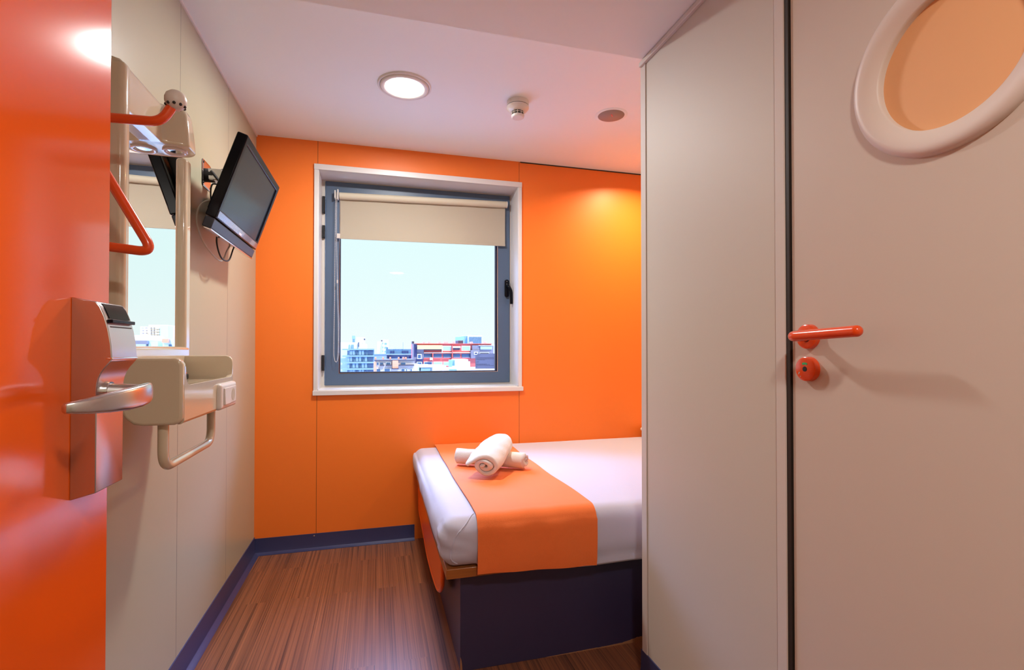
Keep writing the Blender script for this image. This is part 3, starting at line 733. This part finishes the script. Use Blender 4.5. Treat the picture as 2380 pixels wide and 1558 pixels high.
# runner
def path_runner(off):
    y0 = 1.6415-off; P = [(y0+.008, .368), (y0+.004, .388), (y0+.002, .42), (y0, .47), (y0+.001, .50)]
    for k in range(1, 9):
        a = PI/2*k/8; P.append((y0+.050*(1-math.cos(a)), .505+(.0505+off)*math.sin(a)))
    for k in range(1, 22):
        y = y0+.05+(YB-.006-y0-.05)*k/21; P.append((y, .5555+off-.012*min(1, max(0, (y-1.7)/.9))))
    return P
bm = B(); n = 44; pa, pb = path_runner(.006), path_runner(.0015); G = []
for P, s in ((pa, 1), (pb, 0)):
    rows = []
    for j in range(n+1):
        t = j/n; row = []
        for k, (y, z) in enumerate(P):
            x = .330+.432*t+.010*(noise.noise(Vector((y*3, s*0, t*2)))-.2)*(1 if t in (0, 1) else .6)
            if y > 1.7: x += .006*(y-1.7)
            w = noise.noise(Vector((x*7, y*3, z*3)))*.004
            w2 = .0024*(1.1+math.sin(x*38+z*6+2*noise.noise(Vector((x*6, z*4, 1)))))*(1 if y < 1.66 else .15)
            if y < 1.66 and z < .52: yy, zz = y-abs(w)*.7-w2-.002, z-.018*t*(1-k/5)
            else: yy, zz = y, z+abs(w)*.5+.0008*math.sin(x*40)
            row.append(bm.verts.new((x, yy, zz)))
        rows.append(row)
    G.append(rows)
for rows in G:
    for j in range(n):
        for k in range(len(pa)-1): bm.faces.new((rows[j][k], rows[j+1][k], rows[j+1][k+1], rows[j][k+1]))
K = len(pa)-1
for k in range(K):
    for j in (0, n): bm.faces.new((G[0][j][k], G[0][j][k+1], G[1][j][k+1], G[1][j][k]))
for j in range(n):
    for k in (0, K): bm.faces.new((G[0][j][k], G[1][j][k], G[1][j+1][k], G[0][j+1][k]))
tag(obj('bed_runner', bm, 'runner', angle=70), 'orange cotton bed runner draped across the foot of the white bed', 'bed runner')
# pillow
def pdisp(p, n):
    c = Vector((1.915, 2.70)); u = (p.x-c.x)/.24; v = (p.y-c.y)/.27
    f = max(0, 1-u**4*.75)*max(0, 1-v**4*.75); z0 = .592
    return Vector((p.x+.004*noise.noise(p*9), p.y, z0+(p.z-z0)*(.25+.75*f)+.006*noise.noise(p*6)))
tag(obj('pillow', rbox(1.675, 2.155, 2.43, 2.97, .556, .645, .05, .02, pdisp), 'pillow', angle=180), 'cream pillow at the head of the bed, mostly behind the partition', 'pillow')

# ------------------------------------------------------------------ rolled towels
def roll(p0, p1, a, b, turns, thick, noise_s=.004, taper=None, phase=0., flap=0., ang=0.):
    """spiral roll of thick cloth along p0-p1, oval section a (sideways) by b (up)"""
    p0, p1 = Vector(p0), Vector(p1); t = (p1-p0).normalized(); side = t.cross(Vector((0, 0, 1))).normalized(); up = side.cross(t)
    bm = B(); ns, nl = int(turns*34), 26; G = []
    for i in range(nl+1):
        s = i/nl; c = p0+(p1-p0)*s; k = taper(s) if taper else 1.
        row = []
        for surf in (0, 1):
            r_ = []
            for j in range(ns+1):
                q = j/ns; th = phase+2*PI*turns*q
                rr = 1-(turns*(1-q))*thick-surf*thick*.93
                rr = max(rr, .015)
                if flap and q > .93:
                    th = phase+2*PI*turns*.93; rr = 1-(turns*.07)*thick-surf*thick*.93; ex = flap*(q-.93)/.07
                    u, v = rr*a*math.cos(th)-ex*.96, rr*b*math.sin(th)-ex*.42-ex*ex*4
                else: u, v = rr*a*math.cos(th), rr*b*math.sin(th)
                edge = (.006*math.sin(th*1.5+surf)+.010*noise.noise(Vector((th*.7, q*3, surf*0))))*(1 if i in (0, nl) else 0)
                p = c+side*u*k*math.cos(ang)+side*v*k*math.sin(ang)*0+up*v*k+t*edge
                p += (side*noise.noise(p*22)+up*noise.noise(p*22+Vector((9, 3, 1))))*noise_s
                r_.append(p)
            row.append(r_)
        G.append(row)
    V = [[[bm.verts.new(p) for p in r] for r in row] for row in G]
    for i in range(nl):
        for j in range(ns):
            for s in (0, 1): bm.faces.new((V[i][s][j], V[i][s][j+1], V[i+1][s][j+1], V[i+1][s][j]))
        for j in (0, ns): bm.faces.new((V[i][0][j], V[i][1][j], V[i+1][1][j], V[i+1][0][j]))
    for i in (0, nl):
        for j in range(ns): bm.faces.new((V[i][0][j], V[i][0][j+1], V[i][1][j+1], V[i][1][j]))
    return bm
t2 = obj('rolled_towel', roll((.675, 2.235, .600), (.385, 2.425, .600), .043, .043, 3.2, .25, .0015, None, -.9), ['towel'], angle=180)
tag(t2, 'slim rolled white towel lying underneath the thick towel roll', 'towel', 'rolled towels on the bed')
def tp(s): return 1.0+.10*math.sin(PI*min(1, s*1.1))-(.45*max(0, (s-.80)/.2)**2)
t1 = obj('rolled_towel', roll((.452, 2.110, .610), (.612, 2.400, .668), .072, .056, 2.4, .33, .005, tp, .80*PI-4.464*PI, flap=.036), 'towel', angle=180)
tag(t1, 'thick rolled white towel resting aslant on top of the slim towel', 'towel', 'rolled towels on the bed')
sm = t1.modifiers.new('sub', 'SUBSURF'); sm.levels = 1; sm.render_levels = 1
t2.data.materials.append(M['towel_band'])
for p in t2.data.polygons:
    q = (p.center-Vector((.675, 2.235, .5915))).dot(Vector((-.29, .19, 0)).normalized())
    if .012 < q < .075: p.material_index = 1

# ================================================================== LAMPS OUT OF SIGHT
SPX, SPY = 1.60, 2.62
rl = thing('ceiling_spotlight', 'small warm ceiling spotlight over the head of the bed behind the partition', 'lamp', (SPX, SPY, H))
part(rl, 'lamp_rim', lathe(B(), [(.036, 0), (.037, -.004), (.046, -.003), (.048, 0)], (SPX, SPY, H), 'z', 40), 'white_pl')
part(rl, 'lamp_diffuser', lathe(B(), [(0, -.002), (.036, -.002), (.036, 0)], (SPX, SPY, H), 'z', 40), 'lamp_warm')
el = thing('entry_fill_lamp', 'added round fill lamp in the low ceiling behind the camera', 'lamp', (.25, -.25, HS))  # invented fitting, added unseen to raise the light on the entry side
part(el, 'lamp_rim', lathe(B(), [(.085, 0), (.088, -.006), (.098, -.004), (.10, 0)], (.25, -.25, HS), 'z', 48), 'white_pl')
part(el, 'lamp_diffuser', lathe(B(), [(0, -.003), (.085, -.003), (.085, 0)], (.25, -.25, HS), 'z', 48), 'lamp_on')
def area(name, loc, size, power, col, rot=(0, 0, 0), spread=180):
    l = bpy.data.lights.new(name, 'AREA'); l.shape = 'DISK'; l.size = size; l.energy = power; l.color = col; l.spread = math.radians(spread)
    o = bpy.data.objects.new(name, l); COL.objects.link(o); o.location = loc; o.rotation_euler = rot; return o
area('ceiling_lamp_light', (.117, 2.258, H-.0155), .165, 23, (1, .98, .95))
area('ceiling_spotlight_light', (SPX, SPY, H-.006), .06, 15, (1, .70, .38), spread=150)
area('entry_fill_light', (.25, -.25, HS-.0075), .165, 15, (1, .95, .88))  # light of the added fill lamp behind the camera

# ================================================================== CITY OUTSIDE (seen through the pane and in the mirror)
def at(px, py, Y):
    """point of the plane Y that the measured camera sees at a photo pixel"""
    x3 = (px-1190)/F; u3 = (779+SHY-py)/F
    d = math.cos(PITCH)-u3*math.sin(PITCH); u = math.sin(PITCH)+u3*math.cos(PITCH)
    X = x3*math.cos(YAW)+d*math.sin(YAW); D = -x3*math.sin(YAW)+d*math.cos(YAW)
    return Vector((X/D*Y, Y, HC+u/D*Y))
GZ = -22.
class Bld:
    def __init__(s, label, Y, mirror=False, group=None):
        s.Y = Y; s.mi = mirror; s.root = thing('building', label, 'building', (0, Y, GZ), group)
    def P(s, px, py, dy=0):
        p = at(px, py, s.Y); x = p.x
        if s.mi: x = -1.18-x
        return x, p.z
    def block(s, name, x0, y0, x1, y1, m, dy=0., dep=8., ground=False, par=None, **k):
        a, b = s.P(x0, y0), s.P(x1, y1); X0, X1 = sorted((a[0], b[0])); Z0, Z1 = sorted((a[1], b[1]))
        if ground: Z0 = GZ
        bm = bx(X0, X1, s.Y+dy, s.Y+dy+dep, Z0, Z1)
        if par: o = obj(name, bm, m, smooth=False, **k); o.parent = par; return o
        return part(s.root, name, bm, m, smooth=False, **k)
    def win(s, x0, y0, x1, y1, pane='x_pane', frame='x_white', t=.7, dy=-.12):
        o = s.block('window', x0, y0, x1, y1, frame, dy, .14)
        if o: s.block('pane', x0+t, y0+t, x1-t, y1-t, pane, dy-.04, .06, par=o)
def P_root_fix(): pass

# left office block
b = Bld('blue grey office block with rows of tall windows at the left of the view', 70)
w = b.block('wall', 812, 811, 869, 875, 'x_blue', ground=True)
b.block('wall', 780, 811, 812, 875, 'x_ice', dy=1.5, ground=True)
for y in (811, 826.5, 841.5, 856.5): b.block('floor_band', 796, y, 869.5, y+3, 'x_slab', dy=-.35, dep=.5)
for r, y in enumerate((815, 830, 845, 860)):
    for i, x in enumerate((807.5, 813.5, 819.5, 827.5, 834.5, 841, 848, 855.5)):
        wd = 11 if i == 7 else (3.2 if (i+r) % 3 == 0 else 5)
        b.block('window', x, y, x+wd, y+10.5, 'x_pane' if (i+r) % 3 == 0 or i == 7 else 'x_slab', dy=-.12, dep=.2)
b.block('penthouse', 783, 795.5, 833, 811, 'x_white', dy=3, dep=6)
b.block('penthouse', 833, 799, 850, 811, 'x_white', dy=3.5, dep=6)
b.block('stair_tower', 825, 782, 845, 799, 'x_white', dy=5, dep=4)
b.block('penthouse_window', 808, 801, 811, 811, 'x_slab', dy=2.8, dep=.2); b.block('penthouse_window', 814, 801, 820, 811, 'x_slab', dy=2.8, dep=.2)
b.block('water_tank', 815, 779, 822, 787, 'x_slab', dy=4, dep=1.5); b.block('water_tank_stand', 816, 787, 821, 795, 'x_blue', dy=4, dep=1.2)
b.block('roof_vent', 844, 786, 847, 790, 'x_dark', dy=3.4, dep=1)
b.block('chimney', 831, 795, 833, 806, 'x_dark', dy=2.6, dep=.4)
# slim white tower
b = Bld('slim white tower rising behind the office block', 118)
b.block('wall', 877, 794, 890, 830, 'x_white', ground=True); b.block('wall', 890, 790, 902.5, 830, 'x_white', dy=-1.2, ground=True)
for y in (797, 806, 815): b.win(893, y, 899.5, y+5, 'x_slab', 'x_white', .5, dy=-1.4)
for y in (797, 806, 815): b.block('balcony', 888.5, y, 890.5, y+3.5, 'x_slab', dy=-1.4, dep=.5)
b.block('roof_vent', 886, 791, 889, 794, 'x_dark', dep=1)
# slate blue block with a sign
b = Bld('slate blue block with a roof sign behind the salmon houses', 98)
b.block('wall', 898, 812, 966, 850, 'x_teal', ground=True); b.block('wall', 869, 823, 898, 850, 'x_slab', dy=-3, ground=True)
b.block('parapet', 869, 823, 966, 824.5, 'x_slab', dy=-3.2, dep=3); b.block('chimney', 898, 807.5, 902, 812, 'x_teal', dep=2)
for x in (907, 912.5, 934, 939.5, 945): b.win(x, 815.5, x+4.6, 821, 'x_navy', 'x_teal', .4)
for x in (903, 928, 941, 950): b.block('window', x, 829, x+5, 838, 'x_navy', dy=-.1, dep=.2)
b.block('mast', 936.6, 796, 937.2, 812, 'x_slab', dep=.3)
tx = bpy.data.curves.new('sign', 'FONT'); tx.body = 'CRYSTAL'; tx.extrude = .05; tx.size = 1.
to = bpy.data.objects.new('tmp_text', tx); COL.objects.link(to)
dg = bpy.context.evaluated_depsgraph_get(); me = bpy.data.meshes.new_from_object(to.evaluated_get(dg))
bpy.data.objects.remove(to)
a0, a1 = b.P(915, 811.6), b.P(938, 807.2)
bb = [v.co for v in me.vertices]; x0, x1 = min(v.x for v in bb), max(v.x for v in bb); z1 = max(v.y for v in bb)
for v in me.vertices: v.co = Vector((a0[0]+(v.co.x-x0)/(x1-x0)*(a1[0]-a0[0]), b.Y-.2+v.co.z, a0[1]+v.co.y/z1*(a1[1]-a0[1])))
me.materials.clear(); me.materials.append(M['x_sign']); so_ = bpy.data.objects.new('roof_sign', me); COL.objects.link(so_); setp(so_, b.root)
# salmon houses
b = Bld('stone coloured house row with a salmon gable and small chimneys', 60)
b.block('wall', 872, 838, 963, 875, 'x_beige', ground=True, dep=6); b.block('roof', 870, 836.6, 964, 838.2, 'x_dark', dy=-.3, dep=6.5)
b.block('gable', 912, 838.2, 925, 856, 'x_orange', dy=-.5, dep=.6); b.block('gable', 868.5, 841, 873.5, 872, 'x_orange', dy=-.3, dep=.6)
b.block('gable_porch', 910, 856, 926, 858, 'x_dark', dy=-.7, dep=.9)
for x in (871, 889, 906, 926, 937, 943): b.block('chimney', x, 831, x+3.6, 837, 'x_orange', dy=1, dep=1)
for x, wd, ww in ((875, 6, 1), (882.5, 9, 0), (897, 11, 1), (931, 12, 0)):
    b.win(x, 842, x+wd, 849.5, 'x_pane', 'x_white' if ww else 'x_beige', .8)
b.block('balcony', 883, 848, 893, 850.6, 'x_dark', dy=-.5, dep=.5); b.block('balcony', 897, 848, 910, 850.6, 'x_dark', dy=-.5, dep=.5); b.block('balcony', 927, 848, 962, 850.2, 'x_dark', dy=-.5, dep=.5)
for x, wd in ((875, 10), (893, 14), (932, 9), (943, 4), (953, 5)): b.win(x, 857, x+wd, 865, 'x_pane', 'x_white', .9)
# coral red apartment house
b = Bld('coral red apartment house with white framed windows and yellow awnings', 80)
b.block('wall', 966, 800, 1142, 875, 'x_red', ground=True, dep=10)
b.block('gable_wall', 957.5, 799, 960.5, 864, 'x_grey', dy=-1.2, dep=.5); b.block('gable_wall', 960, 800, 968, 829, 'x_navy', dy=-.6, dep=.7)
b.block('parapet', 966, 798.6, 1142, 800.3, 'x_red', dy=-.4, dep=10)
b.block('wall_panel', 968, 812, 984.5, 835, 'x_grey', dy=-.3, dep=.4); b.block('wall_panel', 957.5, 829, 982, 872, 'x_grey', dy=-.5, dep=.6)
b.block('wall_panel', 966, 835, 982.5, 853, 'x_navy', dy=-.6, dep=.4)
b.block('awning', 968.5, 802.5, 1026, 812.2, 'x_yel', dy=-1.2, dep=1.2, label='pale yellow awning')
b.block('balcony_opening', 984, 812, 1026, 814.5, 'x_dark', dy=-.2, dep=.3)
b.block('ledge', 984.5, 819.6, 1093, 820.8, 'x_white', dy=-.6, dep=.7); b.block('pilaster', 1026, 803, 1028, 820, 'x_beige', dy=-.4, dep=.5)
for x0, x1 in ((1028.5, 1049), (1072.5, 1093)): b.win(x0, 804, x1, 815.8, 'x_pale', 'x_white', 1.5)
b.block('awning', 1051, 805, 1069, 809, 'x_white', dy=-.6, dep=.6); b.block('balcony_opening', 1051, 809, 1069, 813.5, 'x_dark', dy=-.1, dep=.2)
for x0, x1 in ((984.5, 1003), (1007, 1026), (1030, 1048), (1053, 1069), (1073, 1093)):
    o = b.block('balcony_door', x0, 823, x1, 830, 'x_pane', dy=-.15, dep=.2); b.block('railing', x0, 830, x1, 831.8, 'x_grey', dy=-.5, dep=.1)
b.block('pilaster', 1003.8, 820.8, 1006, 840, 'x_red', dy=-.7, dep=.8); b.block('pilaster', 1049.4, 803, 1051, 840, 'x_red', dy=-.7, dep=.8)
b.block('air_conditioner', 998, 831.5, 1004, 837, 'x_white', dy=-1, dep=.6)
for x0, x1, pn in ((985, 1005, 'x_pane'), (1007, 1028, 'x_pale'), (1030, 1051, 'x_pale')): b.win(x0, 841, x1, 850.5, pn, 'x_white', 1.5)
b.win(969, 823, 979, 834.5, 'x_pane', 'x_white', 1.7, dy=-.7); b.win(967.5, 841, 979.5, 851, 'x_pane', 'x_white', 1.3, dy=-.9)
b.block('mansard', 1096, 803, 1112, 814, 'x_grey', dy=-.7, dep=1); b.block('mansard', 1092.5, 814, 1112, 833, 'x_grey', dy=-.9, dep=1)
b.block('mansard', 1112, 804, 1145, 835, 'x_grey', dy=-.6, dep=1); b.block('skylight', 1114, 805.5, 1141, 812.5, 'x_pale', dy=-.9, dep=.5)
b.block('ledge', 1110, 802.5, 1142, 804.5, 'x_beige', dy=-1, dep=.8); b.block('wall', 1142, 801, 1150, 835, 'x_ice', dy=0, dep=3, ground=True)
b.win(1098.5, 818, 1108, 824.5, 'x_navy', 'x_white', 1.8, dy=-1.1); b.win(1112, 819.5, 1134, 824.5, 'x_dark', 'x_white', 1., dy=-1)
for x, wd, hh in ((986.5, 5, 4.5), (999, 5.5, 5), (1024, 5.5, 5), (1037, 10.5, 5), (1058, 6, 5), (1102, 5, 5), (1133, 7, 5)):
    b.block('chimney', x, 799-hh, x+wd, 799, 'x_beige', dy=3, dep=1.4); 
b.block('chimney', 959, 793.5, 963.5, 800, 'x_dark', dy=1, dep=1.5); b.block('roof_structure', 1074, 791, 1086, 799, 'x_dark', dy=4, dep=3)
# striped tower far right
b = Bld('distant white tower with vertical stripes above the red house', 150)
b.block('wall', 1089, 779, 1120, 805, 'x_white', ground=True, dep=20); b.block('wall', 1081.5, 781, 1089, 805, 'x_slab', dy=2, ground=True, dep=18)
for k in range(11): b.block('window_strip', 1090+k*2.75, 783, 1091.3+k*2.75, 803, 'x_blue', dy=-.3, dep=.4)
b.block('roof_sign', 1096, 777.4, 1111, 778.8, 'x_sign', dy=-.2, dep=.3)
b.block('wall', 1067.5, 790, 1073, 805, 'x_slab', dy=-5, ground=True, dep=6)
# near rooftops
b = Bld('low ice blue and white rooftop building in front of the red house', 48)
b.block('wall', 970, 848, 977, 875, 'x_ice', ground=True, dep=4); b.block('wall', 975, 850, 1004, 875, 'x_ice', ground=True, dep=4); b.block('wall', 1004, 850, 1034, 875, 'x_white', dy=-.6, ground=True, dep=4)
b.block('fascia', 975, 850, 1004, 854, 'x_white', dy=-.3, dep=.3); b.win(977, 855, 1001, 866, 'x_slab', 'x_dark', .5)
b.block('wall', 1034, 851, 1040, 875, 'x_ice', dy=1, ground=True, dep=3)
b = Bld('tall pale plastered wall block in front of the red house', 56)
b.block('wall', 1058, 836, 1088, 875, 'x_ice', ground=True, dep=3); b.block('wall', 1053, 838, 1058, 875, 'x_slab', dy=.6, ground=True, dep=3)
b.block('wall', 1088, 841, 1094, 853, 'x_white', dy=.4, dep=2)
b = Bld('flat white roof at the foot of the window view', 44)
b.block('wall', 1038, 857, 1175, 880, 'x_white', ground=True, dep=3.2); b.block('roof_hatch', 1062, 853.5, 1080, 857, 'x_ice', dy=1, dep=2); b.block('roof_hatch', 1044, 858, 1060, 866, 'x_slab', dy=-.4, dep=.6)
# seen only in the mirror
b = Bld('cream apartment tower seen only as a reflection in the mirror', 90, True)
b.block('wall', 326, 759, 352, 900, 'x_cream', ground=True, dep=8); b.block('wall', 352, 756, 396, 900, 'x_cream', dy=-1, ground=True, dep=9); b.block('wall', 380, 758, 398, 900, 'x_ice', dy=-1.4, ground=True, dep=2)
for y in range(762, 800, 6):
    for x in (337, 345, 356, 362.5, 369): b.block('window', x, y, x+3.2, y+3, 'x_beige', dy=-1.3, dep=.5)
    b.block('balcony', 374, y+1, 380, y+3.5, 'x_white', dy=-1.6, dep=.8)
b.block('wall', 396, 773, 420, 900, 'x_white', dy=4, ground=True, dep=8)
b = Bld('low white houses seen only as a reflection in the mirror', 55, True)
b.block('wall', 300, 779, 338, 900, 'x_white', ground=True, dep=4); b.block('wall', 345, 793, 366, 900, 'x_ice', ground=True, dep=4); b.block('wall', 378, 788, 425, 900, 'x_ice', ground=True, dep=4)
b.block('roof', 300, 792, 346, 800, 'x_grey', dy=-.4, dep=3); b.block('hoarding', 379, 788, 394, 797, 'x_orange', dy=-.3, dep=.3); b.block('window', 394, 801, 399, 806, 'x_pane', dy=-.2, dep=.3)
struct('ground_outside', bx(-120, 160, 3.6, 260, GZ-1, GZ), 'x_ground')

# ------------------------------------------------------------------ daylight
sun = bpy.data.lights.new('sun', 'SUN'); sun.energy = 3.0; sun.color = (1, .97, .92); sun.angle = math.radians(1)
so2 = bpy.data.objects.new('sun', sun); COL.objects.link(so2)
so2.rotation_euler = Vector((-.45, 1, -.95)).to_track_quat('-Z', 'Y').to_euler()
wd = bpy.data.worlds.new('sky'); S.world = wd; wd.use_nodes = True
N, L = wd.node_tree.nodes, wd.node_tree.links; bg = N['Background']
tc = N.new('ShaderNodeTexCoord'); sp_ = N.new('ShaderNodeSeparateXYZ'); L.new(tc.outputs['Generated'], sp_.inputs[0])
cr_ = N.new('ShaderNodeValToRGB'); e = cr_.color_ramp.elements
e[0].position = 0.; e[0].color = (.90, 1.0, 1.0, 1); e[1].position = .80; e[1].color = (.45, .70, 1.0, 1)
x = e.new(.10); x.color = (.82, 1., 1., 1); x = e.new(.26); x.color = (.75, 1., 1., 1)
L.new(sp_.outputs[2], cr_.inputs[0])
# the sky on the window side is much brighter high up, above what the pane shows
def mr(src, a, b):
    m = N.new('ShaderNodeMapRange'); m.interpolation_type = 'SMOOTHSTEP'; m.inputs[1].default_value = a; m.inputs[2].default_value = b; L.new(src, m.inputs[0]); return m.outputs[0]
mu = N.new('ShaderNodeMath'); mu.operation = 'MULTIPLY'; L.new(mr(sp_.outputs[2], .27, .5), mu.inputs[0]); L.new(mr(sp_.outputs[1], .05, .4), mu.inputs[1])
ad_ = N.new('ShaderNodeMix'); ad_.data_type = 'RGBA'; ad_.inputs[7].default_value = (7.0, 10.5, 21.0, 1)
L.new(mu.outputs[0], ad_.inputs[0]); L.new(cr_.outputs[0], ad_.inputs[6]); L.new(ad_.outputs[2], bg.inputs[0]); bg.inputs[1].default_value = 1.0

# ------------------------------------------------------------------ camera
cam = bpy.data.cameras.new('camera'); co = bpy.data.objects.new('camera', cam); COL.objects.link(co); S.camera = co
cam.sensor_width = 36; cam.lens = F*36/2380; cam.shift_y = SHY/2380; cam.clip_start = .02; cam.clip_end = 600
co.location = (0, 0, HC)
co.rotation_euler = (PI/2+PITCH, 0, -YAW)
S.view_settings.view_transform = 'Standard'; S.view_settings.look = 'None'; S.view_settings.gamma = 1; S.view_settings.use_curve_mapping = False
S.view_settings.exposure = 0.0
